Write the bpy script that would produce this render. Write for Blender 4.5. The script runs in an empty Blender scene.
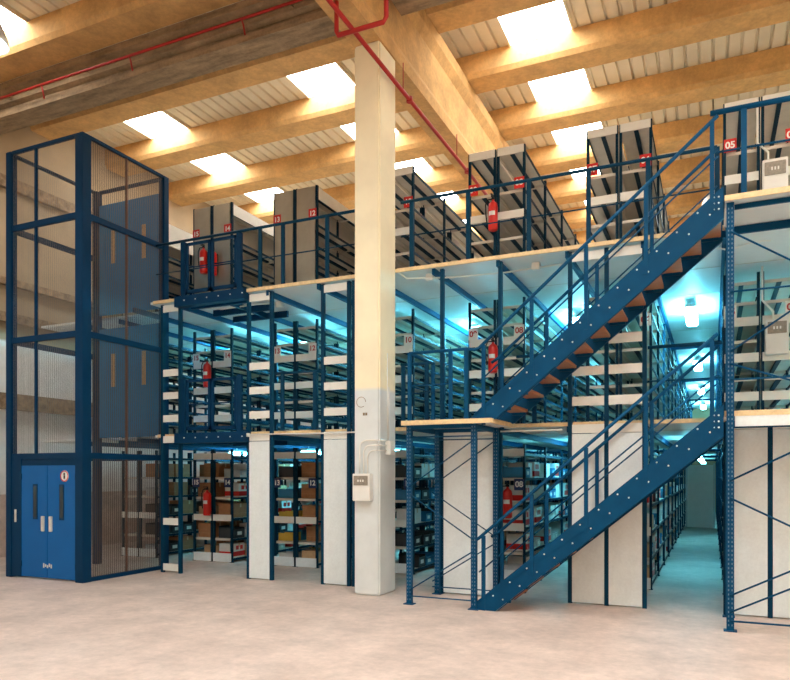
import bpy, bmesh, math, random
from mathutils import Vector, Matrix
random.seed(7)
SC = bpy.context.scene
COL = SC.collection

# ------------------------------------------------------------------ materials
def nd(nt, t, **kw):
    n = nt.nodes.new(t)
    for k, v in kw.items():
        n.inputs[k].default_value = v
    return n

def mat(name, col, rough=.6, metal=0.0, var=.12, scale=6.0, bump=0.0, spec=.4, stretch=None):
    m = bpy.data.materials.new(name); m.use_nodes = True
    nt = m.node_tree; b = nt.nodes['Principled BSDF']
    b.inputs['Roughness'].default_value = rough
    b.inputs['Metallic'].default_value = metal
    b.inputs['Specular IOR Level'].default_value = spec
    tc = nt.nodes.new('ShaderNodeTexCoord')
    no = nd(nt, 'ShaderNodeTexNoise', Scale=scale, Detail=5.0, Roughness=.6)
    if stretch:
        mp = nt.nodes.new('ShaderNodeMapping'); mp.inputs['Scale'].default_value = stretch
        nt.links.new(tc.outputs['Object'], mp.inputs['Vector']); nt.links.new(mp.outputs[0], no.inputs['Vector'])
    else:
        nt.links.new(tc.outputs['Object'], no.inputs['Vector'])
    cr = nt.nodes.new('ShaderNodeValToRGB')
    lo = [max(0, c*(1-var)) for c in col]; hi = [min(1, c*(1+var)) for c in col]
    cr.color_ramp.elements[0].color = (*lo, 1); cr.color_ramp.elements[0].position = .3
    cr.color_ramp.elements[1].color = (*hi, 1); cr.color_ramp.elements[1].position = .7
    nt.links.new(no.outputs['Fac'], cr.inputs['Fac'])
    nt.links.new(cr.outputs['Color'], b.inputs['Base Color'])
    if bump:
        bp = nd(nt, 'ShaderNodeBump', Strength=bump, Distance=.02)
        nt.links.new(no.outputs['Fac'], bp.inputs['Height']); nt.links.new(bp.outputs[0], b.inputs['Normal'])
    return m

def emit(name, col, strength):
    m = bpy.data.materials.new(name); m.use_nodes = True
    nt = m.node_tree; nt.nodes.remove(nt.nodes['Principled BSDF'])
    e = nd(nt, 'ShaderNodeEmission', Color=(*col, 1), Strength=strength)
    nt.links.new(e.outputs[0], nt.nodes['Material Output'].inputs['Surface'])
    return m

def two_tone(name, below, above, zsplit, rough=.8, soft=.03):
    """paint that changes at a height above the object's origin"""
    m = mat(name, below, rough, var=.06, scale=3, bump=.15)
    nt = m.node_tree; b = nt.nodes['Principled BSDF']
    src = b.inputs['Base Color'].links[0].from_socket
    tc = nt.nodes.new('ShaderNodeTexCoord'); sx = nt.nodes.new('ShaderNodeSeparateXYZ')
    nt.links.new(tc.outputs['Object'], sx.inputs[0])
    mr = nd(nt, 'ShaderNodeMapRange'); mr.inputs['From Min'].default_value = zsplit-soft; mr.inputs['From Max'].default_value = zsplit+soft
    nt.links.new(sx.outputs['Z'], mr.inputs['Value'])
    no = nd(nt, 'ShaderNodeTexNoise', Scale=1.2, Detail=8.0)
    nt.links.new(tc.outputs['Object'], no.inputs['Vector'])
    cr = nt.nodes.new('ShaderNodeValToRGB')
    cr.color_ramp.elements[0].color = (*[c*.9 for c in above], 1); cr.color_ramp.elements[0].position = .35
    cr.color_ramp.elements[1].color = (*[min(1, c*1.06) for c in above], 1); cr.color_ramp.elements[1].position = .65
    nt.links.new(no.outputs['Fac'], cr.inputs['Fac'])
    mx = nt.nodes.new('ShaderNodeMix'); mx.data_type = 'RGBA'
    nt.links.new(mr.outputs[0], mx.inputs[0]); nt.links.new(src, mx.inputs[6]); nt.links.new(cr.outputs['Color'], mx.inputs[7])
    nt.links.new(mx.outputs[2], b.inputs['Base Color'])
    return m

def mesh_wire(name, col, open_frac):
    """fine woven wire screen: thin wires in front of open gaps"""
    m = bpy.data.materials.new(name); m.use_nodes = True
    nt = m.node_tree; b = nt.nodes['Principled BSDF']
    b.inputs['Base Color'].default_value = (*col, 1); b.inputs['Roughness'].default_value = .5; b.inputs['Metallic'].default_value = .3
    tr = nt.nodes.new('ShaderNodeBsdfTransparent')
    mx = nt.nodes.new('ShaderNodeMixShader')
    tc = nt.nodes.new('ShaderNodeTexCoord')
    sx = nt.nodes.new('ShaderNodeSeparateXYZ'); nt.links.new(tc.outputs['Object'], sx.inputs[0])
    ad = nt.nodes.new('ShaderNodeMath'); ad.operation = 'ADD'
    nt.links.new(sx.outputs['X'], ad.inputs[0]); nt.links.new(sx.outputs['Y'], ad.inputs[1])
    def band(sock, pitch, width):
        a = nt.nodes.new('ShaderNodeMath'); a.operation = 'MULTIPLY'; a.inputs[1].default_value = 1/pitch; nt.links.new(sock, a.inputs[0])
        f = nt.nodes.new('ShaderNodeMath'); f.operation = 'FRACT'; nt.links.new(a.outputs[0], f.inputs[0])
        g = nt.nodes.new('ShaderNodeMath'); g.operation = 'GREATER_THAN'; g.inputs[1].default_value = width; nt.links.new(f.outputs[0], g.inputs[0])
        return g.outputs[0]
    w = 1 - math.sqrt(open_frac)
    h = band(ad.outputs[0], .046, w); v = band(sx.outputs['Z'], .014, w)
    mu = nt.nodes.new('ShaderNodeMath'); mu.operation = 'MULTIPLY'
    nt.links.new(h, mu.inputs[0]); nt.links.new(v, mu.inputs[1])
    nt.links.new(mu.outputs[0], mx.inputs[0]); nt.links.new(b.outputs[0], mx.inputs[1]); nt.links.new(tr.outputs[0], mx.inputs[2])
    nt.links.new(mx.outputs[0], nt.nodes['Material Output'].inputs['Surface'])
    return m

M = {}
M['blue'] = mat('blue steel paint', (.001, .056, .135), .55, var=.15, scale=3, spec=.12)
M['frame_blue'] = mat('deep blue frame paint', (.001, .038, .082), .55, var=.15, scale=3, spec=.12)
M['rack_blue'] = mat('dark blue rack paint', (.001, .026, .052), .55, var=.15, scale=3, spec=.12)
M['lift_blue'] = mat('bright blue lift paint', (.001, .115, .37), .5, var=.06, scale=2, spec=.25)
M['lift_dark'] = mat('dark blue lift frame paint', (.001, .033, .09), .55, var=.1, scale=2, spec=.12)
M['lift_lightened'] = mat('lift blue lightened for shaded doors', (.02, .20, .42), .5, var=.06, scale=2, spec=.2)  # lift blue with light put into the colour, as the rear doors stand in shade
M['galv'] = mat('galvanised shelf steel', (.64, .59, .51), .45, .12, var=.08, scale=4)
M['shelf_white'] = mat('white shelf edge paint', (.82, .81, .75), .5, var=.05, scale=4)
M['endpanel'] = mat('grey metal end panel', (.40, .36, .28), .36, .6, var=.12, scale=2)
M['panel'] = mat('off white panel board', (.76, .82, .83), .6, var=.04, scale=5)
M['seam'] = mat('dark seam', (.02, .03, .04), .6, var=.1)
M['wood'] = mat('chipboard deck edge', (.78, .58, .32), .65, var=.14, scale=18)
M['tread'] = mat('red brown timber tread', (.42, .17, .075), .55, var=.2, scale=8, stretch=(1, 8, 8))
M['deck'] = mat('white melamine deck board', (.74, .76, .74), .5, var=.04, scale=3)
M['cream'] = mat('warm cast concrete', (.62, .375, .15), .85, var=.2, scale=2.2, bump=.25)
M['beamgrey'] = mat('grey weathered concrete', (.30, .215, .13), .85, var=.45, scale=3, bump=.3, stretch=(.4, 2, 2))
M['sheet'] = mat('pale ribbed roof sheet', (.72, .63, .47), .5, var=.06, scale=2)
M['ribdark'] = mat('roof sheet joint', (.22, .16, .09), .7, var=.1)
M['column'] = two_tone('column paint', (.70, .74, .74), (.92, .83, .60), 3.05)
M['wallL'] = two_tone('left wall paint', (.84, .83, .80), (.44, .34, .22), 4.7)
M['wall'] = mat('plain warm wall', (.62, .48, .30), .85, var=.08, scale=.8, bump=.1)
M['floor'] = mat('worn pink grey concrete floor', (.60, .475, .41), .55, var=.17, scale=1.6, bump=.05, spec=.3)
def grain(m, scale, amt):
    nt = m.node_tree; b = nt.nodes['Principled BSDF']; src = b.inputs['Base Color'].links[0].from_socket
    tc = nt.nodes.new('ShaderNodeTexCoord'); no = nd(nt, 'ShaderNodeTexNoise', Scale=scale, Detail=6.0, Roughness=.75)
    nt.links.new(tc.outputs['Object'], no.inputs['Vector'])
    mr = nd(nt, 'ShaderNodeMapRange'); mr.inputs['From Min'].default_value = .3; mr.inputs['From Max'].default_value = .7
    mr.inputs['To Min'].default_value = 1-amt; mr.inputs['To Max'].default_value = 1+amt
    nt.links.new(no.outputs['Fac'], mr.inputs['Value'])
    hs = nt.nodes.new('ShaderNodeHueSaturation'); nt.links.new(src, hs.inputs['Color']); nt.links.new(mr.outputs[0], hs.inputs['Value'])
    nt.links.new(hs.outputs[0], b.inputs['Base Color'])
grain(M['floor'], 9, .13); grain(M['cream'], 14, .14); grain(M['beamgrey'], 12, .22); grain(M['panel'], 25, .05)
M['red'] = mat('red enamel', (.62, .018, .012), .3, var=.08, scale=6)
M['pipe_red'] = mat('shade darkened red pipe paint', (.40, .016, .014), .5, var=.1, scale=6)  # red darkened in the colour to stand for the dim light at the pipes
M['black'] = mat('black rubber', (.015, .015, .015), .5, var=.2)
M['white'] = mat('white plastic', (.82, .81, .76), .4, var=.03)
M['greyplastic'] = mat('tinted cover plastic', (.30, .26, .21), .3, var=.2, scale=30)
M['steel'] = mat('bright bolt steel', (.80, .80, .78), .3, .7, var=.05)
M['aluminium'] = mat('satin aluminium', (.75, .75, .72), .35, .5, var=.05)
M['glass'] = mat('dark vision glass', (.03, .05, .06), .1, var=.1)
M['sign_red'] = mat('red sign plate', (.62, .02, .015), .5, var=.04)
M['sign_white'] = mat('white sign plate', (.82, .82, .78), .5, var=.03)
M['sign_navy'] = mat('navy sign plate', (.01, .03, .12), .5, var=.05)
M['ink_white'] = mat('white sign lettering', (.88, .88, .86), .5, var=.02)
M['ink_red'] = mat('dark red sign lettering', (.45, .03, .03), .5, var=.02)
M['kraft'] = mat('brown cardboard', (.40, .19, .085), .75, var=.12, scale=10)
M['kraft_pale'] = mat('pale cardboard', (.58, .38, .21), .75, var=.12, scale=10)
M['carton_white'] = mat('white cardboard', (.76, .74, .70), .6, var=.05, scale=8)
M['tape'] = mat('packing tape', (.60, .45, .26), .35, var=.05)
M['bin_blue'] = mat('blue bin plastic', (.03, .22, .42), .4, var=.08)
M['bin_dark'] = mat('charcoal bin plastic', (.035, .04, .045), .45, var=.15)
M['bin_grey'] = mat('pale grey bin plastic', (.55, .58, .58), .45, var=.06)
M['bin_yellow'] = mat('yellow bin plastic', (.65, .42, .06), .45, var=.06)
M['slot'] = mat('worn slot edge', (.10, .17, .25), .5, var=.1)
M['mesh'] = mesh_wire('brown grey wire screen', (.11, .085, .07), .60)
M['mesh_thin'] = mesh_wire('pale wire screen', (.26, .24, .22), .86)
SKY = emit('daylight panel', (1.0, .99, .95), 12.5)
TUBE = emit('cool fluorescent tube', (.15, .76, 1.0), 36.0)
TUBE2 = emit('bright cool fluorescent tube', (.15, .76, 1.0), 190.0)
LAMP = emit('lamp bulb', (.82, .95, 1.0), 112.0)

# ------------------------------------------------------------------ mesh helpers
class MB:
    def __init__(s): s.bm = bmesh.new(); s.mi = 0
    def _new(s, vs, faces):
        v = [s.bm.verts.new(p) for p in vs]
        for f in faces:
            try:
                fc = s.bm.faces.new([v[i] for i in f]); fc.material_index = s.mi
            except ValueError: pass
    def box(s, x0, x1, y0, y1, z0, z1):
        x0, x1 = min(x0, x1), max(x0, x1); y0, y1 = min(y0, y1), max(y0, y1); z0, z1 = min(z0, z1), max(z0, z1)
        s._new([(x0,y0,z0),(x1,y0,z0),(x1,y1,z0),(x0,y1,z0),(x0,y0,z1),(x1,y0,z1),(x1,y1,z1),(x0,y1,z1)],
               [(3,2,1,0),(4,5,6,7),(0,1,5,4),(1,2,6,5),(2,3,7,6),(3,0,4,7)]); return s
    def bar(s, p, q, w, h=None):
        """rectangular bar from p to q; w across, h the other way"""
        h = h or w; p = Vector(p); q = Vector(q); d = (q-p).normalized()
        up = Vector((0, 0, 1)) if abs(d.z) < .9 else Vector((0, 1, 0))
        a = d.cross(up).normalized()*w/2; b = d.cross(a).normalized()*h/2
        vs = [p-a-b, p+a-b, p+a+b, p-a+b, q-a-b, q+a-b, q+a+b, q-a+b]
        s._new(vs, [(0,1,2,3),(7,6,5,4),(0,4,5,1),(1,5,6,2),(2,6,7,3),(3,7,4,0)]); return s
    def tube(s, pts, r, n=10):
        pts = [Vector(p) for p in pts]; rings = []
        ref = None
        for i, p in enumerate(pts):
            d = (pts[min(i+1, len(pts)-1)]-pts[max(i-1, 0)]).normalized()
            if ref is None:
                ref = d.orthogonal().normalized()
            ref = (ref - d*ref.dot(d)).normalized()
            b = d.cross(ref)
            rings.append([s.bm.verts.new(p+(ref*math.cos(2*math.pi*k/n)+b*math.sin(2*math.pi*k/n))*r) for k in range(n)])
        for i in range(len(rings)-1):
            for k in range(n):
                f = s.bm.faces.new([rings[i][k], rings[i][(k+1) % n], rings[i+1][(k+1) % n], rings[i+1][k]]); f.smooth = True; f.material_index = s.mi
        for e, rv in ((rings[0], True), (rings[-1], False)):
            f = s.bm.faces.new(list(reversed(e)) if rv else e); f.material_index = s.mi
        return s
    def lathe(s, prof, c, n=20):
        rings = []
        for r, z in prof:
            rings.append([s.bm.verts.new((c[0]+r*math.cos(2*math.pi*k/n), c[1]+r*math.sin(2*math.pi*k/n), c[2]+z)) for k in range(n)])
        for i in range(len(rings)-1):
            for k in range(n):
                f = s.bm.faces.new([rings[i][k], rings[i][(k+1) % n], rings[i+1][(k+1) % n], rings[i+1][k]]); f.smooth = True; f.material_index = s.mi
        for e in (rings[0], rings[-1]):
            f = s.bm.faces.new(e); f.material_index = s.mi
        return s
    def prism(s, poly, axis, a, b):
        """poly in the other two axes, extruded along axis from a to b"""
        def pt(u, v, t):
            return {'x': (t, u, v), 'y': (u, t, v), 'z': (u, v, t)}[axis]
        n = len(poly)
        vs = [pt(u, v, a) for u, v in poly]+[pt(u, v, b) for u, v in poly]
        fs = [tuple(range(n)), tuple(range(2*n-1, n-1, -1))]+[(i, n+i, n+(i+1) % n, (i+1) % n) for i in range(n)]
        s._new(vs, fs); return s
    def data(s, name, mats, off=(0, 0, 0), bevel=0):
        bm = s.bm
        if any(off): bmesh.ops.translate(bm, verts=bm.verts, vec=-Vector(off))
        bmesh.ops.recalc_face_normals(bm, faces=bm.faces)
        if bevel:
            bmesh.ops.bevel(bm, geom=[e for e in bm.edges if len(e.link_faces) == 2 and e.calc_face_angle(0) > .6], offset=bevel, segments=2, affect='EDGES', clamp_overlap=True)
        me = bpy.data.meshes.new(name); bm.to_mesh(me); bm.free()
        for m in (mats if isinstance(mats, (list, tuple)) else [mats]): me.materials.append(m)
        return me
    def build(s, name, mats, parent=None, bevel=0, loc=None):
        """one mesh object in world coordinates, hung under parent"""
        base = Vector((0, 0, 0))
        p = parent
        while p is not None: base = base+p.location; p = p.parent
        if parent is None and loc is not None: base = Vector(loc)
        o = bpy.data.objects.new(name, s.data(name, mats, base, bevel)); COL.objects.link(o)
        if parent is not None: o.parent = parent
        elif loc is not None: o.location = loc
        return o

def tag(o, label, cat, group=None):
    o['label'] = label; o['category'] = cat
    if group: o['group'] = group
    return o
def thing(name, label, cat, loc, group=None):
    o = bpy.data.objects.new(name, None); COL.objects.link(o); o.location = loc
    o.empty_display_size = .1
    return tag(o, label, cat, group)
def struct(o): o['kind'] = 'structure'; return o
def put(me, name, parent, loc=(0, 0, 0), rz=0):
    o = bpy.data.objects.new(name, me); COL.objects.link(o); o.parent = parent; o.location = loc
    if rz: o.rotation_euler = (0, 0, rz)
    return o
def copy_tree(o, parent=None):
    c = o.copy(); COL.objects.link(c)
    if parent is not None: c.parent = parent
    for ch in list(o.children): copy_tree(ch, c)
    return c
def B(*a): return MB().box(*a)
def ordn(n): return ['first','second','third','fourth','fifth','sixth','seventh','eighth','ninth','tenth','eleventh','twelfth','thirteenth','fourteenth','fifteenth','sixteenth','seventeenth','eighteenth','nineteenth','twentieth'][n]

_txt = {}
def text_mesh(s, size, mt):
    if (s, size, mt.name) in _txt: return _txt[(s, size, mt.name)]
    cu = bpy.data.curves.new('lettering', 'FONT'); cu.body = s; cu.size = size; cu.extrude = .0015
    cu.align_x = 'CENTER'; cu.align_y = 'CENTER'; cu.offset = .004
    ob = bpy.data.objects.new('lettering', cu); COL.objects.link(ob)
    dg = bpy.context.evaluated_depsgraph_get()
    me = bpy.data.meshes.new_from_object(ob.evaluated_get(dg))
    bpy.data.objects.remove(ob); bpy.data.curves.remove(cu)
    me.transform(Matrix.Rotation(math.radians(90), 4, 'X'))
    me.materials.clear(); me.materials.append(mt)
    _txt[(s, size, mt.name)] = me
    return me

# ------------------------------------------------------------------ camera
CAMZ = 1.795
cam = bpy.data.cameras.new('camera'); co = bpy.data.objects.new('camera', cam); COL.objects.link(co)
co.location = (0, 0, CAMZ); co.rotation_euler = (math.radians(90), 0, math.radians(24.44))
cam.sensor_width = 36; cam.lens = 697.6/790*36; cam.shift_y = 134/790
cam.clip_end = 200
SC.camera = co

# ------------------------------------------------------------------ setting
D1, D2 = 2.51, 4.94                  # the two mezzanine floors
XL, XR, YF, YB, ROOF = -14.0, 9.0, -7.0, 36.2, 10.0
struct(B(XL-.3, XR+.3, YF-.3, YB+.3, -.2, 0).build('floor', M['floor']))
struct(B(XL-.3, XL, YF, YB, 0, ROOF+.1).build('wall_left', M['wallL'], loc=(XL, 10, 0)))
struct(B(XR, XR+.3, YF, YB, 0, ROOF+.1).build('wall_right', M['wall']))
struct(B(XL-.3, XR+.3, YB, YB+.3, 0, ROOF+.1).build('wall_back', M['wall']))
struct(B(XL-.3, XR+.3, YF-.3, YF, 0, ROOF+.1).build('wall_front', M['wall']))
for i, (z0, z1) in enumerate(((8.0, 8.25), (5.9, 6.05), (5.1, 5.3), (3.2, 3.55))):
    struct(B(XL, XL+.12, 1, YB, z0, z1).build('trim_%d' % (i+1), M['beamgrey']))
struct(B(XL, XL+.03, YF, YB, 0, 1.35).build('baseboard_left', M['floor']))
# ribbed roof sheet
mb = MB(); x = XL-.2
prof = []
while x < XR+.2:
    prof += [(x, ROOF), (x+.19, ROOF), (x+.205, ROOF+.05), (x+.235, ROOF+.05)]; x += .25
prof += [(x, ROOF), (x, ROOF+.12), (XL-.2, ROOF+.12)]
mb.prism(prof, 'y', YF-.2, YB+.2)
struct(mb.build('ceiling', M['sheet']))

PUR = [13.05-2.15*k for k in range(1, 10)][::-1]+[13.05+2.2*k for k in range(0, 11)]
# concrete purlins
FIRST = [p for p in PUR if p > 9.9]
for p in PUR:
    mb = MB().prism([(p, ROOF), (p, 9.64), (p+.05, 9.55), (p+.61, 9.55), (p+.66, 9.64), (p+.66, ROOF)], 'x', XL, XR)
    o = mb.build('roof_purlin', M['cream'], loc=(0, p, 9.57))
    if p > 9.9:
        k = FIRST.index(p); lab = '%s warm concrete roof purlin beyond the grooved grey beam' % ordn(k)
    else:
        k = [q for q in PUR if q <= 9.9][::-1].index(p); lab = '%s warm concrete roof purlin on the near side of the grooved grey beam' % ordn(k)
    tag(o, lab, 'purlin', 'concrete roof purlins')
# skylights between the purlins
n = 0
for i in range(len(PUR)-1):
    a, b = PUR[i]+.68, PUR[i+1]-.02
    if a < 9.9 and b > 9.2: continue
    for xs in (-11.85, -7.38, -2.92, 1.55, 6.0):
        if (xs == 1.55 and a > 9.9) or (xs == -2.92 and 3 < a < 9): continue
        if (xs < -7 and a < 9 and not (xs < -10 and a > 6)): continue
        n += 1
        w = B(xs-.57, xs+.57, a, b, ROOF-.02, ROOF-.005).build('window_%d' % n, SKY)
        struct(w)
        fr = MB()
        for s_ in (-1, 1): fr.box(xs+s_*.59-.02, xs+s_*.59+.02, a, b, ROOF-.05, ROOF)
        fr.build('window_frame', M['sheet'], w)

# main beam running back over the column: wide foot, slim web, wide top
bx0, bx1 = -4.86, -4.42
pf = [(bx0, 8.16), (bx1, 8.16), (bx1, 8.36), (bx1-.06, 8.50), (bx1-.06, 9.2), (bx1+.04, 9.35), (bx1+.04, 9.57), (bx0-.04, 9.57), (bx0-.04, 9.35), (bx0+.06, 9.2), (bx0+.06, 8.50), (bx0, 8.36)]
tag(MB().prism(pf, 'y', YF, YB).build('roof_beam', M['cream'], loc=(-4.64, 9.5, 8.16)), 'deep cream concrete beam running away over the tall column', 'beam')
# grooved grey beam along the column line
pf = [(9.36, 8.86), (9.84, 8.86), (9.84, 9.54), (9.36, 9.54), (9.36, 9.42), (9.46, 9.36), (9.46, 9.24), (9.36, 9.20), (9.36, 9.12), (9.44, 9.07), (9.44, 9.02), (9.36, 8.97)]
for a, b, lab in ((XL, -4.92, 'weathered grey grooved concrete beam running left from the column head'), (-4.36, XR, 'weathered grey concrete beam running right from the column head')):
    tag(MB().prism(pf, 'x', a, b).build('cross_beam', M['beamgrey'], loc=((a+b)/2, 9.6, 8.86)), lab, 'beam')
# column
t = thing('column', 'tall square concrete column, cream above and pale grey below, front of racks', 'column', (-4.64, 9.48, 0))
B(-4.85, -4.43, 9.2, 9.78, 0, 8.16).build('shaft', M['column'], t, bevel=.025)
mb = MB()
c = Vector((-4.73, 9.196, 2.86))
mb.tube([c+Vector((math.cos(a)*.075, 0, math.sin(a)*.075)) for a in [i*math.pi*1.7/20 for i in range(21)]], .004, 6)
mb.box(-4.70, -4.67, 9.194, 9.2, 2.66, 2.70); mb.box(-4.66, -4.63, 9.194, 9.2, 2.66, 2.70)
mb.build('casting_mark', M['beamgrey'], t)

# ------------------------------------------------------------------ mezzanine decks
CEN = [-11.32, -9.33, -7.335, -5.345, -3.33, -1.34, .645]
NUM = [(17, 16), (15, 14), (13, 12), (11, 10), (9, 8), (7, 6), (5, 4)]
AIS = [(CEN[i]+CEN[i+1])/2 for i in range(6)]+[1.64]
XD0, XD1 = -13.0, 3.2
for z, yf, nm in ((D1, 9.92, 'lower'), (D2, 9.80, 'upper')):
    mb = MB().box(-9.38, XD1, yf, YB-.02, z-.04, z).box(XD0, -9.38, 10.4, YB-.02, z-.04, z)
    d = struct(mb.build('mezzanine_deck', M['deck']))
    B(-9.30, -8.66, yf-.03, yf, z-.045, z+.01).build('edge_board', M['wood'], d)
    B(-7.29, XD1, yf-.03, yf, z-.045, z+.01).build('edge_board', M['wood'], d)
    # joists along the rack lines and across the front
    for c in CEN:
        for s_ in (-.5, .5):
            B(c+s_-.025, c+s_+.025, max(yf+.03, 10.45 if c < -9.4 else 0), YB-.1, z-.13, z-.041).build('joist', M['blue'], d)
    mb = MB()
    for y in [11.5+1.6*k for k in range(16)]:
        B(XD0+.05, XD1-.05, y-.006, y+.006, z-.046, z-.0405).build('board_seam', M['galv'], d)
    for y in (17.85, 24.2, 30.6):
        B(XD0+.05, XD1-.05, y-.04, y+.04, z-.19, z-.131).build('cross_joist', M['blue'], d)

# ------------------------------------------------------------------ shelving racks
BAY, Y0 = 1.6, 11.5
def shelf_data(name, edge):
    mb = MB(); L = BAY/2-.012
    mb.box(-.235, .235, -L, L, -.004, 0)                       # pan
    for s_ in (-1, 1): mb.box(-.222, .222, s_*L, s_*(L-.012), -.045, -.004)     # end lips
    mb.box(-.235, -.222, -L, L, -.045, 0)
    mb.mi = 1
    mb.box(.222, .235, -L, L, -.045, 0); mb.box(-.03, .03, -L+.013, L-.013, -.04, -.0045)
    return mb.data(name, [M[edge], M['rack_blue']])
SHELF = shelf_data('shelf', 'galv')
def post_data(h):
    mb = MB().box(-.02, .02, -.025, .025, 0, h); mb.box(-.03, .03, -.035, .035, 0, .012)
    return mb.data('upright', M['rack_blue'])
BOARD = B(-.225, .225, -.012, 0, -.06, .07).data('end_board', M['shelf_white'])
KICK = B(-.225, .225, -.012, 0, -.075, .10).data('kick_board', M['panel'])
SIDEN = B(-.008, .008, -.79, .79, -.17, .05).data('top_board', M['shelf_white'])
SIDEB = B(-.008, .008, -.79, .79, -.42, .05).data('top_board', M['shelf_white'])
SPEC = {  # level: base height, upright height, shelf heights, shelves with an end board
    0: (0.0, 2.30, (.085, .48, .90, 1.32, 1.73, 2.15), (2, 5)),
    1: (D1, 2.24, (.085, .42, .70, .99, 1.26, 1.52, 1.82, 2.12), (1, 3, 5)),
    2: (D2, 2.36, (.085, .45, .85, 1.21, 1.63, 2.29), (1, 3, 5)),
}
POST = {l: post_data(SPEC[l][1]) for l in SPEC}
ENDP = B(-.203, .203, -.016, 0, .30, 2.34).data('end_panel', M['endpanel'])
ENDP2 = B(-.203, .203, -.016, 0, .02, .275).data('lower_end_panel', M['endpanel'])
BACKP = B(-.004, .004, -.79, .79, .1, 2.3).data('back_panel', M['galv'])
LEVEL = ['ground-floor', 'first-deck', 'top-deck']
SIGN = [('sign_navy', 'ink_white'), ('sign_white', 'ink_red'), ('sign_red', 'ink_white')]
SIGNZ = [1.62, 1.68, 1.72]
PLATE = [B(-.085, .085, -.008, 0, -.095, .095).data('number_sign', M[s_[0]]) for s_ in SIGN]
SHELVES = {}
for pi, c in enumerate(CEN):
    nb = 10 if pi < 5 else 15
    for side in (0, 1):
        num = '%02d' % NUM[pi][side]; s_ = -1 if side == 0 else 1
        cx = c+s_*.25
        for lv in (0, 1, 2):
            base, h, zs, brd = SPEC[lv]
            how = 'open grey steel shelving run with blue uprights'
            if lv == 2 and pi in (1, 2): how = 'grey steel shelving run with solid metal end panel'
            if lv == 0: how = 'loaded steel shelving run with blue uprights'
            tail = 'numbered %s' % num if 0 < pi else 'behind the goods lift, %s row' % ('left' if side == 0 else 'right')
            t = thing('shelving_rack', '%s %s, %s' % (LEVEL[lv], how, tail), 'shelving', (cx, Y0, base), 'shelving racks on the %s' % ('ground floor', 'first deck', 'top deck')[lv])
            for b in range(nb+1):
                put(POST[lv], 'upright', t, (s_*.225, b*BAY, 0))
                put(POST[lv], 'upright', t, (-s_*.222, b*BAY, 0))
            for b in range(nb):
                for z in (zs if b < 10 or len(zs) < 8 else zs[::2]):
                    put(SHELF, 'shelf', t, (0, b*BAY+BAY/2, z), 0 if s_ > 0 else math.pi)
            solid = lv == 2 and pi in (0, 1, 2)
            if solid:
                put(ENDP, 'end_panel', t, (0, -.027, 0)); put(ENDP2, 'end_panel', t, (0, -.027, 0))
            else:
                for k in (brd if not (lv == 1 and pi == 5) else ()): put(BOARD, 'end_board', t, (0, -.026, zs[k]))
                if lv == 0: put(KICK, 'kick_board', t, (0, -.026, .085))
            if lv == 2 and pi in (0, 1, 2) and side == 1:
                for b in range(nb):
                    put(SIDEB if pi == 0 else SIDEN, 'top_board', t, (.236, b*BAY+BAY/2, 2.28))
                    put(BACKP, 'back_panel', t, (-.238, b*BAY+BAY/2, 0))
            if pi > 0:
                sg = put(PLATE[lv], 'number_sign', t, (s_*.15, -.04, SIGNZ[lv]+(.10 if solid else 0)))
                put(text_mesh(num, .135, M[SIGN[lv][1]]), 'number', sg, (0, -.0085, 0))
            SHELVES[(NUM[pi][side], lv)] = (cx, base, zs, s_)

# ------------------------------------------------------------------ goods on the ground-floor shelves
def carton_data(name, L, W, H, main, band=None):
    mb = MB().box(-W/2, W/2, -L/2, L/2, 0, H)
    mb.mi = 1
    mb.box(-W/2-.001, W/2+.001, -.025, .025, H*.72, H+.001)
    mb.box(-W/2-.001, W/2+.001, -L/2-.001, L/2+.001, H*.3, H*.3+.002)
    if band:
        mb.mi = 2; mb.box(-W/2-.0015, W/2+.0015, -L/2-.0015, L/2+.0015, H*.08, H*.42)
        mb.box(W/2, W/2+.002, -L*.3, -L*.05, H*.55, H*.85); mb.box(W/2, W/2+.002, L*.08, L*.32, H*.55, H*.85)
    return mb.data(name, [M[main], M['tape'], M[band or 'tape']])
def bin_data(name, L, W, H, m):
    mb = MB()
    mb.box(-W/2, W/2, -L/2, L/2, 0, .012)
    mb.box(-W/2, -W/2+.01, -L/2, L/2, 0, H); mb.box(W/2, W/2-.01, -L/2, L/2, 0, H*.72)
    mb.box(-W/2, W/2, -L/2, -L/2+.01, 0, H*.9); mb.box(-W/2, W/2, L/2-.01, L/2, 0, H*.9)
    mb.box(W/2-.012, W/2+.012, -L/2, L/2, H*.70, H*.74)
    mb.box(-W/2+.02, W/2-.03, -L/2+.02, L/2-.02, .012, H*.6)
    mb.mi = 1; mb.box(W/2, W/2+.002, -L*.22, L*.22, H*.25, H*.55)
    return mb.data(name, [M[m], M['white']])
GOODS = {
    'brown': ('carton', 'brown carton', carton_data('carton', .46, .38, .29, 'kraft')),
    'pale': ('carton', 'pale brown carton', carton_data('carton', .36, .36, .22, 'kraft_pale')),
    'white': ('carton', 'white carton', carton_data('carton', .34, .34, .26, 'carton_white')),
    'redband': ('carton', 'white and red carton', carton_data('carton', .38, .36, .28, 'carton_white', 'red')),
    'blue': ('storage_bin', 'blue bin', bin_data('storage_bin', .30, .40, .20, 'bin_blue')),
    'dark': ('storage_bin', 'charcoal bin', bin_data('storage_bin', .34, .40, .24, 'bin_dark')),
    'grey': ('storage_bin', 'pale grey bin', bin_data('storage_bin', .26, .40, .18, 'bin_grey')),
    'yellow': ('storage_bin', 'yellow bin', bin_data('storage_bin', .22, .38, .17, 'bin_yellow')),
}
SIZE = {'brown': .46, 'pale': .36, 'white': .34, 'redband': .38, 'blue': .30, 'dark': .34, 'grey': .26, 'yellow': .22}
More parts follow.
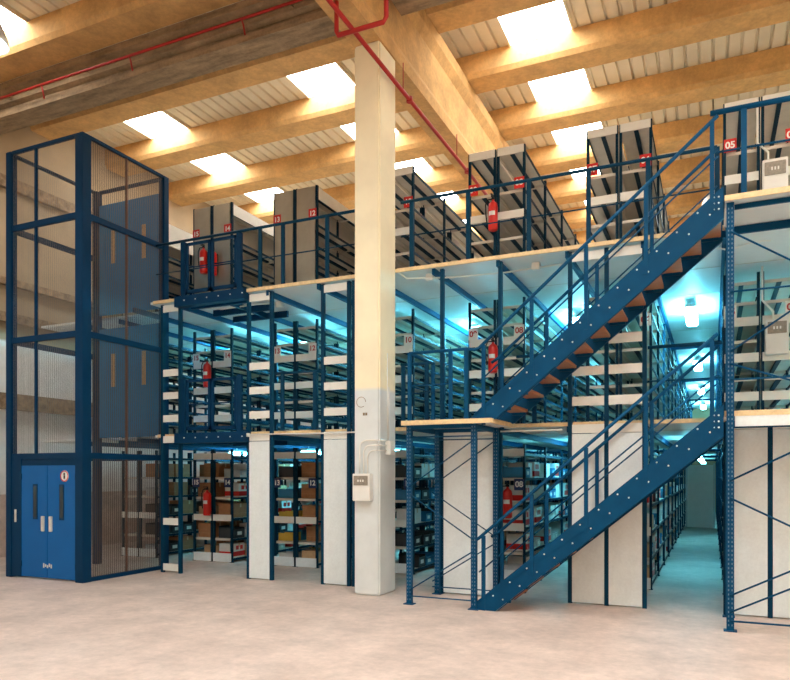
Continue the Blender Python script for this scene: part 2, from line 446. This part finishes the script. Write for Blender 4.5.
WORDN = {16: 'sixteen', 15: 'fifteen', 14: 'fourteen', 13: 'thirteen', 12: 'twelve', 10: 'ten', 9: 'nine', 8: 'eight', 6: 'six', 5: 'five'}
PLAN = [  # rack, bays, the mix of goods
    (16, 3, ['dark', 'dark', 'grey', 'brown']),
    (15, 1, ['brown', 'brown', 'pale']), (14, 3, ['brown', 'pale', 'white', 'dark', 'grey', 'redband']),
    (13, 1, ['blue', 'grey', 'yellow', 'dark']), (12, 2, ['brown', 'brown', 'pale', 'yellow', 'blue']),
    (10, 4, ['dark', 'blue', 'blue', 'dark', 'white']),
    (9, 1, ['redband', 'white', 'redband']), (8, 3, ['redband', 'white', 'grey', 'blue', 'redband']),
    (6, 6, ['white', 'grey', 'pale', 'blue', 'redband', 'dark']), (5, 1, ['white', 'dark', 'grey']),
]
for rack, nb, mix in PLAN:
    cx, base, zs, s_ = SHELVES[(rack, 0)]
    for b in range(nb):
        for k, z in enumerate(zs[:-1]):
            y = Y0+b*BAY+.10; c_ = 0; end = Y0+(b+1)*BAY-.08
            if rack in (15, 14) and k == 2: pass
            while True:
                kind = random.choice(mix)
                L = SIZE[kind]
                if y+L > end: break
                if random.random() < .14: y += .16; continue
                nm, what, me = GOODS[kind]
                o = bpy.data.objects.new(nm, me); COL.objects.link(o)
                o.location = (cx+s_*random.uniform(0, .03), y+L/2, base+z+.0008)
                o.rotation_euler = (0, 0, (0 if s_ > 0 else math.pi)+random.uniform(-.03, .03))
                tag(o, '%s, ground rack %s, %s bay, %s shelf up, %s from front' % (what, WORDN[rack], ordn(b), ordn(k), ordn(c_)), nm.split('_')[-1], 'goods on ground rack %02d' % rack)
                y += L+random.uniform(.02, .07); c_ += 1

# ------------------------------------------------------------------ front support frames with white boards
def support_frame(x0, x1, label, boards, strips, top=D2-.06, mid=False, depth=.06):
    y0 = 9.84
    t = thing('support_frame', label, 'frame', ((x0+x1)/2, y0, 0), 'support frames along the mezzanine front')
    xs = [x0, x1]+([(x0+x1)/2] if mid else [])
    for k, x in enumerate(xs): B(x-.028, x+.028, y0, y0+depth, 0, top if k < 2 or strips else D1-.05).build('post', M['frame_blue'], t)
    bx = [(x0, (x0+x1)/2), ((x0+x1)/2, x1)] if mid else [(x0, x1)]
    for a, b in bx:
        if boards: B(a+.03, b-.03, y0-.004, y0+.02, .02, D1-.16).build('board', M['panel'], t)
        if boards: B(a+.03, b-.03, y0-.002, y0+.022, D1-.15, D1-.03).build('fascia_strip', M['shelf_white'], t)
        for z in strips: B(a+.03, b-.03, y0, y0+.02, z-.06, z+.065).build('cross_board', M['shelf_white'], t)
    return t
ST = (2.80, 3.215, 3.63)
support_frame(-9.15, -8.74, 'narrow blue support frame with white cross boards, between lift and gate', False, (.10, .93, 2.42)+ST+(4.80,))
support_frame(-7.24, -6.77, 'narrow white boarded support frame just right of the landing gates', True, ST+(4.80,))
support_frame(-5.77, -5.29, 'narrow white boarded support frame just left of the column', True, ST+(4.80,))
support_frame(-5.20, -4.90, 'slim boarded support frame half hidden behind the column', True, ST+(4.80,))
support_frame(-3.70, -2.80, 'wide white boarded support frame behind the stair landing', True, ())
support_frame(-1.80, -.82, 'wide white boarded support frame behind the middle of the stairs', True, ST+(4.80,), mid=True)
support_frame(.16, 1.16, 'wide white boarded support frame at the right edge under the tower', True, (), top=D1-.05, mid=True)

# ------------------------------------------------------------------ goods lift
LX0, LX1, LY0, LY1, LH = -11.26, -9.40, 8.30, 10.30, 7.42
t = thing('goods_lift', 'tall blue framed goods lift cage with wire screens and blue doors', 'lift', (-10.28, 9.2, 0))
pw = .13
for x in (LX0, LX1-pw):
    for y in (LY0, LY1-pw):
        big = x > -10 and y < 9
        w = pw+(.05 if big else 0)
        B(x-(.05 if big else 0), x+pw, y, y+w, 0, LH).build('corner_post', M['lift_dark'], t, bevel=.006)
for z in (2.05, 4.07, 6.03, LH-.04):
    hh = .10 if z < LH-.1 else .05
    B(LX0+pw, LX1-pw-.05, LY0+.02, LY0+.08, z, z+hh).build('cross_rail', M['lift_dark'], t)
    B(LX1-.08, LX1-.02, LY0+pw+.05, LY1-pw, z, z+hh).build('cross_rail', M['lift_dark'], t)
    B(LX0+pw, LX1-pw, LY1-.08, LY1-.02, z, z+hh).build('cross_rail', M['lift_dark'], t)
    B(LX0+.02, LX0+.08, LY0+pw, LY1-pw, z, z+hh).build('cross_rail', M['lift_dark'], t)
B(LX1-.08, LX1-.02, LY0+pw+.05, LY1-pw, .0, .07).build('cross_rail', M['lift_dark'], t)
B(LX0+.68, LX0+.73, LY0+.03, LY0+.07, 2.15, LH-.04).build('mullion', M['lift_dark'], t)
rm = mat('rusty mullion paint', (.12, .06, .04), .6)
B(LX1-.06, LX1-.03, 9.27, 9.30, .07, LH-.04).build('mullion', rm, t)
zz = [(2.15, 4.07), (4.17, 6.03), (6.13, LH-.04)]
for a, b in zz:
    B(LX0+pw, LX0+.68, LY0+.048, LY0+.052, a, b).build('wire_panel', M['mesh_thin'], t)
    B(LX0+.73, LX1-pw-.05, LY0+.048, LY0+.052, a, b).build('wire_panel', M['mesh_thin'], t)
    B(LX0+.048, LX0+.052, LY0+pw, LY1-pw, a, b).build('wire_panel', M['mesh_thin'], t)
for a, b in [(.07, 2.05)]+zz:
    B(LX1-.052, LX1-.048, LY0+pw+.05, 9.27, a, b).build('wire_panel', M['mesh'], t)
    B(LX1-.052, LX1-.048, 9.30, LY1-pw, a, b).build('wire_panel', M['mesh'], t)
# landing doors on the rear side, seen through the screens
for z0, z1 in ((D1, D1+2.15), (D2, D2+2.18)):
    for a, b in ((-11.1, -10.34), (-10.33, -9.54)):
        d = B(a, b, LY1-.10, LY1-.06, z0, z1).build('rear_door', M['lift_lightened'], t)
        xm = (a+b)/2
        B(xm-.05, xm+.05, LY1-.104, LY1-.10, z0+1.0, z0+1.65).build('vision_panel', M['kraft_pale'], d)
# front doors
B(LX0+pw, LX0+.36, LY0+.02, LY0+.08, .02, 2.05).build('door_jamb', M['lift_dark'], t)
B(LX0+.36, LX1-pw-.05, LY0+.035, LY0+.075, 1.94, 2.05).build('door_header', M['lift_dark'], t)
dx0, dx1 = LX0+.36, LX1-pw-.05; dm = (dx0+dx1)/2-.02
for k, (a, b) in enumerate(((dx0, dm-.004), (dm+.004, dx1))):
    d = B(a, b, LY0+.03, LY0+.07, .03, 1.94).build('door_leaf', M['lift_blue'], t, bevel=.004)
    xv = (a+b)/2+(.03 if k == 0 else -.0)
    B(xv-.055, xv+.055, LY0+.024, LY0+.03, 1.02, 1.62).build('vision_frame', M['lift_dark'], d)
    B(xv-.035, xv+.035, LY0+.020, LY0+.025, 1.06, 1.58).build('vision_panel', M['glass'], d)
    xh = b-.09 if k == 0 else a+.09
    B(xh-.035, xh+.035, LY0+.0, LY0+.03, .82, 1.08).build('handle', M['aluminium'], d, bevel=.006)
    for z in (.25, 1.75):
        xx = a+.01 if k == 0 else b-.01
        MB().tube([(xx, LY0+.022, z-.05), (xx, LY0+.022, z+.05)], .01, 8).build('hinge', M['lift_dark'], d)
sgn = MB().lathe([(.095, 0), (.095, .006)], (0, 0, 0), 24)
bmesh.ops.rotate(sgn.bm, verts=sgn.bm.verts, cent=(0, 0, 0), matrix=Matrix.Rotation(math.radians(90), 3, 'X'))
bmesh.ops.translate(sgn.bm, verts=sgn.bm.verts, vec=(dx1-.27, LY0+.03, 1.76))
sg = sgn.build('round_sign', M['sign_white'], t)
ring = MB().tube([(dx1-.27+.085*math.cos(i*math.pi/12), LY0+.024, 1.76+.085*math.sin(i*math.pi/12)) for i in range(25)], .008, 6)
ring.build('sign_ring', M['sign_red'], sg)
mb = MB().box(dx1-.285, dx1-.255, LY0+.019, LY0+.025, 1.715, 1.775); mb.tube([(dx1-.27, LY0+.022, 1.78), (dx1-.27, LY0+.022, 1.81)], .014, 8)
mb.build('sign_symbol', M['black'], sg)
B(LX0+.21, LX0+.25, LY0+.005, LY0+.03, .96, 1.18).build('call_button_box', M['aluminium'], t, bevel=.004)
mb = MB()
for i in range(5): mb.box(dm-.10+i*.045, dm-.07+i*.045, LY0+.026, LY0+.031, .20+.02*(i % 2), .28-.015*(i % 3))
mb.build('worn_sticker', M['aluminium'], t)
# ------------------------------------------------------------------ landing gates
def gate(z, label):
    y = 9.74
    x0, x1 = -8.60, -7.34; xm = (x0+x1)/2
    t = thing('landing_gate', label, 'gate', (xm, y, z), 'double gates at the lift landings')
    B(x0-.12, x1+.12, y-.06, y+.095, z-.17, z+.01).build('sill_beam', M['lift_dark'], t)
    for x in (x0+.02, x1-.02): B(x-.045, x+.045, y, y+.06, z+.01, z+.98).build('gate_post', M['lift_dark'], t)
    for a, b in ((x0+.08, xm-.012), (xm+.012, x1-.08)):
        l = MB()
        l.box(a, a+.045, y+.01, y+.05, z+.06, z+.95); l.box(b-.045, b, y+.01, y+.05, z+.06, z+.95)
        l.box(a, b, y+.01, y+.05, z+.91, z+.955); l.box(a, b, y+.01, y+.05, z+.06, z+.12)
        lf = l.build('gate_leaf', M['lift_dark'], t)
        MB().tube([(a+.04, y+.03, z+.52), (b-.04, y+.03, z+.52)], .011, 8).build('middle_bar', M['lift_dark'], lf)
    for k in range(6): B(x0+.1+k*.25, x0+.118+k*.25, y-.068, y-.06, z-.085, z-.067).build('bolt', M['steel'], t)
    # steel frame under the landing
    for yy in (9.98, 10.6, 11.2): B(x0, x1, yy, yy+.06, z-.16, z-.045).build('bearer', M['lift_dark'], t)
gate(D1, 'lower blue double gate on the first deck beside the lift')
gate(D2, 'upper blue double gate on the top deck beside the lift')

# ------------------------------------------------------------------ guard rails
def guard(label, z, posts, x0, x1, y=9.86, h=1.05, r=.024, mids=(.52,), name='guard_rail'):
    t = thing(name, label, 'railing', ((x0+x1)/2, y, z))
    MB().tube([(x0, y, z+h), (x1, y, z+h)], r).build('handrail', M['frame_blue'], t)
    for m_ in mids: MB().tube([(x0, y, z+m_), (x1, y, z+m_)], .011, 8).build('middle_rail', M['frame_blue'], t)
    for p in posts:
        mb = B(p-.03, p+.03, y-.02, y+.02, z+.01, z+h); mb.box(p-.05, p+.05, y-.03, y+.035, z+.01, z+.02)
        mb.build('rail_post', M['frame_blue'], t)
    return t
guard('top deck blue guard rail between the gate and the column', D2, (-7.0, -6.54, -5.69, -5.0), -9.30, -4.9)
guard('top deck blue guard rail between the column and the stair head', D2, (-4.2, -3.29, -2.38, -1.55, -.775, .06), -4.38, .06)
guard('first deck blue guard rail in the gap left of the column', D1, (-6.55, -5.92), -6.70, -5.81, h=.97)
guard('first deck blue guard rail between the column and the stair landing', D1, (-4.34, -3.95), -4.38, -3.90, h=.97)
guard('first deck blue guard rail behind the stairs, middle gap', D1, (-2.3,), -2.56, -1.84, h=.97)
guard('first deck blue guard rail across the long right aisle', D1, (), -.78, .12, h=.97)

# ------------------------------------------------------------------ stairs, landing and tower
SY0, SY1 = 8.85, 9.74
XS0, XS1 = -2.80, .10
def slotted(x, y, z0, z1, parent, w=.075, d=.06):
    mb = B(x-w/2, x+w/2, y-d/2, y+d/2, z0, z1)
    if z0 < .1: mb.box(x-.07, x+.07, y-.06, y+.06, z0, z0+.012)
    mb.mi = 1; z = z0+.06
    while z < z1-.04:
        for s_ in (-.018, .018):
            mb.box(x+s_-.006, x+s_+.006, y-d/2-.001, y-d/2, z, z+.022)
        z += .05
    return mb.build('post', [M['blue'], M['slot']], parent)
def braces(parent, x0, x1, y, segs, r=.009):
    for za, zb in segs: MB().tube([(x0, y, za), (x1, y, zb)], r, 8).build('brace', M['blue'], parent)

t = thing('stair_landing', 'blue braced landing tower with timber edged deck at foot of upper stairs', 'landing', (-3.36, 9.3, 0))
lx0, lx1, ly0, ly1 = -3.86, -2.62, 8.74, 9.80
B(lx0, lx1, ly0, ly1, D1-.045, D1).build('landing_deck', M['deck'], t)
B(lx0-.012, lx1+.012, ly0-.02, ly0, D1-.05, D1+.012).build('edge_board', M['wood'], t)
B(lx1, lx1+.02, ly0, ly1, D1-.05, D1+.012).build('edge_board', M['wood'], t)
B(lx0-.02, lx0, ly0, ly1, D1-.05, D1+.012).build('edge_board', M['wood'], t)
for x, y in ((-3.80, SY0), (-2.87, SY0), (-3.74, 9.77), (-2.84, 9.77)): slotted(x, y, 0, D1-.05, t)
for y in (SY0, 9.76): B(-3.77, -2.9, y-.025, y+.025, D1-.10, D1-.047).build('bearer', M['blue'], t)
for x in (-3.77, -2.86): B(x-.02, x+.02, SY0+.03, 9.69, D1-.12, D1-.05).build('bearer', M['blue'], t)
for y in (SY0-.035, 9.685):
    braces(t, -3.79, -2.86, y, ((1.62, 2.25), (1.52, .92), (.20, .78), (.12, .12), (2.3, 2.3)))
MB().tube([(-3.8, SY0, D1+.95), (-2.98, SY0, D1+.95)], .022).build('handrail', M['blue'], t)
MB().tube([(-3.8, SY0, D1+.5), (-2.98, SY0, D1+.5)], .010, 8).build('middle_rail', M['blue'], t)
MB().tube([(-3.8, SY0, D1+.95), (-3.8, 9.74, D1+.95)], .022).build('handrail', M['blue'], t)
MB().tube([(-3.8, SY0, D1+.5), (-3.8, 9.74, D1+.5)], .010, 8).build('middle_rail', M['blue'], t)
for x, y in ((-3.8, SY0), (-3.2, SY0), (-2.98, SY0), (-3.8, 9.74)): B(x-.025, x+.025, y-.02, y+.02, D1, D1+.95).build('rail_post', M['blue'], t)

def flight(z0, label):
    H = 2.44; z1 = z0+H+.06; n_ = 13; run = (XS1-XS0)/n_; rise = (z1-z0)/n_; sl = (z1-z0)/(XS1-XS0)
    t = thing('stair_flight', label, 'stairs', ((XS0+XS1)/2, (SY0+SY1)/2, z0), 'two blue flights of stairs')
    up, dn = .12, .26
    for y, s_ in ((SY0, -1), (SY1, 1)):
        poly = [(XS0-.15, z0+.002), (XS0+.22, z0+.002), (XS1+.02, z1-dn-.02), (XS1+.02, z1+up-.03), (XS0, z0+up+.02), (XS0-.15, z0+up-.13)]
        mb = MB().prism(poly, 'y', y-.012, y+.012)
        # flanges along both edges
        mb.bar((XS0+.0, y-s_*.02, z0+up+.012), (XS1+.02, y-s_*.02, z1+up-.036), .045, .010)
        mb.bar((XS0+.25, y-s_*.02, z0+.012), (XS1+.02, y-s_*.02, z1-dn-.014), .045, .010)
        sg_ = mb.build('stringer', M['blue'], t)
        if s_ < 0:
            bolt = MB().lathe([(.011, 0), (.011, .006), (.006, .009)], (0, 0, 0), 8)
            bmesh.ops.rotate(bolt.bm, verts=bolt.bm.verts, cent=(0, 0, 0), matrix=Matrix.Rotation(math.radians(90), 3, 'X'))
            bd = bolt.data('bolt', M['steel'])
            for k in range(1, n_):
                x = XS0+k*run-.03; z = z0+k*rise
                put(bd, 'bolt', sg_, Vector((x, y-.012, z+.01))-t.location)
                put(bd, 'bolt', sg_, Vector((x+.13, y-.012, z-.03))-t.location)
            for dx, dz in ((-.08, 0), (-.03, 0), (-.08, -.07), (-.03, -.07), (-.08, -.14), (-.03, -.14)):
                put(bd, 'bolt', sg_, Vector((XS1+dx, y-.012, z1+dz-.03))-t.location)
    for k in range(1, n_):
        x = XS0+k*run-.03; z = z0+k*rise
        tr = B(x+.0, x+run+.03, SY0+.045, SY1-.045, z-.04, z).build('tread', M['tread'], t, bevel=.004)
        for y in (SY0+.04, SY1-.04):
            B(x+.03, x+run, y-.02, y+.02, z-.075, z-.04).build('bracket', M['blue'], tr)
    for y in (SY0-.005, SY1+.005):
        hr = .93
        pts = [(XS0-.10, y, z0+hr-.04), (XS0, y, z0+hr+.02), (XS1-.04, y, z1+hr-.02)]
        if z0 > 1 and y < 9: pts = [(-2.98, y, D1+.95), (XS0-.06, y, z0+hr+.0)]+pts[1:]
        MB().tube(pts, .022).build('handrail', M['blue'], t)
        MB().tube([(XS0, y, z0+.50), (XS1-.04, y, z1+.44)], .010, 8).build('middle_rail', M['blue'], t)
        for px in (-2.74, -2.10, -1.42, -.72, -.0):
            zz_ = z0+(px-XS0)*sl
            B(px-.024, px+.024, y-.016, y+.016, zz_-.12, zz_+hr).build('rail_post', M['blue'], t)
    return t
flight(0, 'lower blue stair flight rising right from the concrete floor')
flight(D1, 'upper blue stair flight rising right from the landing, brown treads underneath')

t = thing('stair_tower', 'blue braced steel tower with two decks at right edge above the stairs', 'tower', (.9, 9.3, 0))
TX0, TX1 = .19, 1.42
for x in (TX0, TX1): slotted(x, SY0, 0, D2-.05, t, .08)
for x in (TX0, TX1):
    for za, zb in ((0, D1-.05), (D1, D2-.05)): slotted(x, 9.72, za, zb, t)
for z in (D1, D2):
    B(.135, 2.2, 8.90 if z == D1 else 8.76, 9.76, z-.045, z).build('tower_deck', M['deck'], t)
    B(.13, 2.2, 8.74 if z == D2 else 8.885, 8.76 if z == D2 else 8.90, z-.05, z+.012).build('edge_board', M['wood'], t)
    B(TX0+.045, TX1-.04, SY0+.06, SY0+.10, z-.10, z-.05).build('bearer', M['blue'], t)
    B(TX0+.04, TX1-.04, 9.70, 9.75, z-.14, z-.05).build('bearer', M['blue'], t)
B(.24, 2.1, 8.89, 8.908, D1-.17, D1-.05).build('fascia', M['panel'], t)
braces(t, TX0, TX1, SY0-.036, ((4.56, 3.73), (3.87, 3.87), (3.19, 4.02), (2.87, 2.87), (3.05, 2.60), (1.72, 2.36), (1.52, .9), (.41, 1.05), (.22, .85), (.12, .12)), .011)
MB().tube([(-.02, SY0, D2+1.02), (2.2, SY0, D2+1.02)], .031).build('handrail', M['blue'], t)
MB().tube([(.05, SY0, D2+.56), (2.2, SY0, D2+.56)], .013, 8).build('middle_rail', M['blue'], t)
for x in (.33, 1.42, 2.1): B(x-.03, x+.03, SY0-.02, SY0+.02, D2, D2+1.0).build('rail_post', M['blue'], t)

# ------------------------------------------------------------------ fire extinguishers
def make_ext(loc, label):
    t = thing('fire_extinguisher', label, 'extinguisher', loc, 'red fire extinguishers on the rack ends')
    x, y, z = loc
    MB().lathe([(.06, 0), (.078, .015), (.08, .05), (.08, .40), (.07, .455), (.035, .485), (.022, .50), (.022, .52)], loc, 20).build('cylinder', M['red'], t)
    mb = MB().lathe([(.03, .52), (.03, .55), (.018, .56)], loc, 12); mb.box(x-.012, x+.012, y-.11, y+.02, z+.575, z+.59); mb.box(x-.012, x+.012, y-.09, y+.02, z+.548, z+.56); mb.box(x-.01, x+.01, y-.0, y+.02, z+.55, z+.59)
    mb.build('valve', M['black'], t)
    pts = [(x-.02, y, z+.535), (x-.09, y-.01, z+.53), (x-.125, y-.015, z+.45), (x-.12, y-.02, z+.30), (x-.10, y-.02, z+.14)]
    MB().tube(pts, .011, 8).build('hose', M['black'], t)
    mb = MB(); n_ = 8; rr = .0815
    pr = [(x+rr*math.sin(a), y-rr*math.cos(a)) for a in [(-.7+1.4*i/n_) for i in range(n_+1)]]
    vs = [(a, b, z+.24) for a, b in pr]+[(a, b, z+.31) for a, b in pr]
    mb._new(vs, [(i, i+1, n_+2+i, n_+1+i) for i in range(n_)])
    mb.build('instruction_label', M['carton_white'], t)
    B(x-.03, x+.03, y+.06, y+.105, z+.30, z+.46).build('bracket', M['black'], t)
    return t
e0 = make_ext((-9.36, 11.35, .95), 'red extinguisher on ground rack end between numbers 15 and 14')
def ext(loc, label):
    c = copy_tree(e0); c.location = loc; c['label'] = label
ext((-9.36, 11.35, D1+1.05), 'red extinguisher on first deck rack end above the lower gate')
ext((-9.45, 11.35, D2+.95), 'left one of two red extinguishers behind the upper gate')
ext((-9.21, 11.35, D2+.88), 'right one of two red extinguishers behind the upper gate')
ext((-3.35, 11.35, D2+.94), 'red extinguisher on top deck rack end between numbers 09 and 08')
ext((-3.35, 11.35, D1+.98), 'red extinguisher on first deck rack end between numbers 09 and 08')
ext((-3.10, 11.35, 1.06), 'red extinguisher on ground rack end beside number 08')

# ------------------------------------------------------------------ electrical boxes, conduits, cables
def ebox(name, x0, x1, y0, y1, z0, z1, label):
    t = thing(name, label, 'electrical box', ((x0+x1)/2, (y0+y1)/2, z0))
    B(x0, x1, y0, y1, z0, z1).build('casing', M['white'], t, bevel=.008)
    h = z1-z0
    w = B(x0+.025, x1-.025, y0-.012, y0, z1-h*.42, z1-h*.08).build('breaker_window', M['greyplastic'], t, bevel=.004)
    for k in range(3):
        u = (x0+x1)/2-.05+k*.04
        B(u, u+.02, y0-.016, y0-.012, z1-h*.30, z1-h*.22).build('breaker_switch', M['white'], w)
    for xx in (x0+.03, x1-.03): B(xx-.008, xx+.008, y0-.004, y0, z0+.03, z0+.046).build('screw', M['steel'], t)
    return t
ebox('fuse_box', -4.81, -4.53, 9.07, 9.197, 1.40, 1.80, 'white fuse box with tinted window mounted on column front')
t = thing('conduit_run', 'three curved pale conduits rising from fuse box to junction box on column', 'conduit', (-4.6, 9.17, 1.8))
for k in range(3):
    x = -4.74+.065*k; r_ = .10; zt = 2.29-.075*k
    pts = [(x, 9.17, 1.80), (x, 9.17, zt-r_)]+[(x+r_*(1-math.cos(a)), 9.17, zt-r_+r_*math.sin(a)) for a in (.3, .7, 1.1, 1.57)]+[(-4.40, 9.17, zt), (-4.40, 9.378, zt)]
    MB().tube(pts, .010, 8).build('conduit', M['white'], t)
for k in range(2):
    MB().tube([(-4.415, 9.44+.05*k, 2.3), (-4.415, 9.44+.05*k, 3.6-.5*k)], .009, 8).build('conduit', M['white'], t)
o = tag(B(-4.428, -4.34, 9.38, 9.56, 2.08, 2.29).build('junction_box', M['white'], loc=(-4.4, 9.47, 2.08), bevel=.01), 'small white junction box on the right face of column', 'junction box')
ebox('electrical_cabinet', .66, .98, 11.30, 11.44, D2+.80, D2+1.36, 'grey electrical cabinet on top deck rack end near number 04')
ebox('electrical_cabinet', .70, .99, 11.30, 11.44, D1+1.0, D1+1.50, 'grey electrical cabinet on first deck rack end, right edge')
def cable(label, pts, r=.012, name='cable', cat='cable'):
    return tag(MB().tube(pts, r, 8).build(name, M['white'], loc=pts[0]), label, cat)
cable('white conduit bending up from the top deck electrical cabinet', [(.74, 11.40, D2+1.37), (.74, 11.40, D2+1.5), (.60, 11.40, D2+1.66), (.60, 11.40, D2+2.3)], .016, 'conduit', 'conduit')
cable('white conduit bending up from the first deck electrical cabinet', [(.80, 11.38, D1+1.51), (.80, 11.38, D1+1.62), (.66, 11.38, D1+1.8), (.66, 11.38, D2-.14)], .016, 'conduit', 'conduit')
cable('white cable strung along the first deck edge left of column', [(-7.17, 9.80, D1-.04), (-6.0, 9.80, D1-.055), (-4.90, 9.80, D1-.05)], .011)
tag(MB().lathe([(.03, 0), (.035, .03), (.03, .06)], (-7.21, 9.80, D1-.08), 12).build('cable_gland', M['white'], loc=(-7.21, 9.80, D1-.08)), 'white cable end fitting beside the lower landing gate', 'cable fitting')
cable('pale cable under the top deck edge between column and stairs', [(-4.42, 9.79, D2-.02), (-4.3, 9.90, D2-.12), (-3.6, 10.0, D2-.16), (-2.8, 10.15, D2-.14), (-1.9, 10.2, D2-.10)], .013)
cable('pale cable looping under the top deck inside the tower', [(.02, 10.3, D2-.10), (.2, 10.3, D2-.16), (.45, 10.3, D2-.10), (.7, 10.3, D2-.10)], .013)
cable('white cable under the first deck edge right of the landing', [(-2.78, 9.80, D1-.10), (-1.9, 9.80, D1-.10)], .012)
for x, y, z, lab in ((-3.95, 10.0, D2-.15, 'small white junction box under the top deck near column'), (-2.35, 10.18, D2-.13, 'small white junction box under the top deck above stairs'), (-7.1, 10.6, D2-.12, 'small white junction box under the top deck right of gates')):
    o = B(x-.06, x+.06, y-.05, y+.05, z-.02, z+.085).build('junction_box', M['white'], loc=(x, y, z), bevel=.01); tag(o, lab, 'junction box')
cable('thin pale cable under the top deck right of gates', [(-7.17, 10.6, D2-.058), (-7.5, 10.4, D2-.09), (-8.2, 10.35, D2-.12), (-8.6, 10.35, D2-.058)], .012)

# red sprinkler pipes
def pipe(name, label, pts, r=.032):
    t = thing(name, label, 'pipe', pts[0])
    MB().tube(pts, r, 10).build('pipe', M['pipe_red'], t); return t
p_ = pipe('sprinkler_pipe', 'long red pipe running back below the cream roof beam', [(-4.36, YF+.3, 7.72), (-4.36, 30, 7.72)])
for y in (9.9, 12.4, 15, 18): MB().tube([(-4.36, y, 7.74), (-4.36, y, 8.17)], .008, 6).build('hanger', M['pipe_red'], p_)
for y in (10.15, 13.0): MB().lathe([(.05, -.04), (.05, .04)], (-4.36, y, 7.72), 12).build('coupling', M['pipe_red'], p_)
MB().tube([(-4.60, 8.22, 8.15), (-4.60, 8.22, 7.75), (-4.58, 8.22, 7.69), (-3.90, 8.22, 7.69), (-3.86, 8.22, 7.75), (-3.86, 8.22, 9.55)], .032, 10).build('branch_pipe', M['pipe_red'], p_)
p_ = pipe('sprinkler_pipe', 'red pipe along the near side of the grey grooved beam', [(XL+.05, 9.2, 9.12), (-5.0, 9.2, 9.12)], .022)
for x in (-12.5, -10.4, -8.2, -6.0): MB().bar((x, 9.2, 9.15), (x, 9.357, 9.15), .02, .008).build('bracket', M['beamgrey'], p_)
for x in (-11.5, -9.3, -6.9): MB().tube([(x, 9.2, 9.12), (x+.04, 9.2, 9.02), (x+.06, 9.22, 8.86)], .015, 6).build('drop_pipe', M['pipe_red'], p_)

# ------------------------------------------------------------------ lamps
def highbay(x, y, z, label, power):
    t = thing('high_bay_lamp', label, 'lamp', (x, y, z))
    MB().lathe([(.24, 0), (.225, .08), (.16, .24), (.09, .30), (.08, .34), (.232-.02, .0)][:5], (x, y, z), 24).build('reflector', M['aluminium'], t)
    MB().lathe([(.075, .30), (.085, .34), (.085, .56), (.05, .60)], (x, y, z), 16).build('gear_housing', M['beamgrey'], t)
    MB().tube([(x, y, z+.6), (x, y, ROOF-.0)], .008, 6).build('suspension_rod', M['black'], t)
    MB().lathe([(.05, -.045), (.14, -.03), (.21, -.004)], (x, y, z), 20).build('bulb', LAMP, t)
highbay(-7.86, 5.55, 6.92, 'white high bay lamp hanging at the top left corner', 1)
highbay(.02, 16.0, 7.35, 'white high bay lamp glowing behind the stair head', 1)
for i, x in enumerate((-7.86, -3.3, 1.3, 5.8, -11.9)):  # unseen lamps added over the front hall to brighten floor and rack fronts
    for j, y in enumerate((5.55, 1.0, -3.5)):
        if (i, j) in ((0, 0), (4, 2)): continue
        highbay(x, y if i < 4 else y-1.0, 7.3, '%s unseen high bay lamp added for fill, %s front hall row' % (ordn(i), ordn(j)), 1)
FX = MB(); FX.box(-.09, .09, -.71, .71, .05, .10)
def fluor(x, y, z, label):
    t = thing('strip_light', label, 'light', (x, y, z), 'fluorescent strip lights over the aisles')
    put(FH, 'housing', t); put(FT if z < D1 else FT2, 'diffuser', t)
    for yy in (-.5, .5): put(FR, 'hanger', t, (0, yy, 0))
FH = FX.data('housing', M['white'])
FT = MB().box(-.10, .10, -.70, .70, -.02, .05).data('diffuser', TUBE, bevel=.02)
FT2 = MB().box(-.10, .10, -.70, .70, -.02, .05).data('diffuser', TUBE2, bevel=.02)
FR = MB().tube([(0, 0, .10), (0, 0, .20)], .008, 6).data('hanger', M['steel'])
for i, x in enumerate(AIS):
    ys = (14.1, 20.6, 27.0, 33.4) if i == 5 else (14.1, 20.6)
    where = 'between racks %02d and %02d' % (NUM[i][1], NUM[i+1][0]) if i < 6 else 'right of rack 04'
    if i == 0: where = 'left of rack 15'
    for z, lv in ((D1-.24, 'ground-floor'), (D2-.24, 'first-deck')):
        for k, y in enumerate(ys):
            fluor(x, y, z, '%s strip light in %s aisle %s' % (('nearest', 'second', 'third', 'farthest')[k], lv, where))

dr = struct(B(-.76, .04, 25.6, 25.65, 0, 2.1).build('door_1', M['white']))
B(-.12, -.03, 25.54, 25.6, .98, 1.02).build('door_handle', M['steel'], dr)
for a, b in ((-.81, -.765), (.045, .09)): B(a, b, 25.58, 25.66, 0, 2.15).build('door_frame', M['bin_grey'], dr)
# ------------------------------------------------------------------ world and view
w = bpy.data.worlds.new('world'); SC.world = w; w.use_nodes = True
w.node_tree.nodes['Background'].inputs['Color'].default_value = (.8, .85, 1, 1)
w.node_tree.nodes['Background'].inputs['Strength'].default_value = .3
SC.view_settings.view_transform = 'Standard'; SC.view_settings.look = 'None'
SC.view_settings.exposure = 0.45; SC.view_settings.gamma = 1.0; SC.view_settings.use_curve_mapping = False
SC.cycles.max_bounces = 10; SC.cycles.diffuse_bounces = 5; SC.cycles.transparent_max_bounces = 16
SC.cycles.sample_clamp_indirect = 8
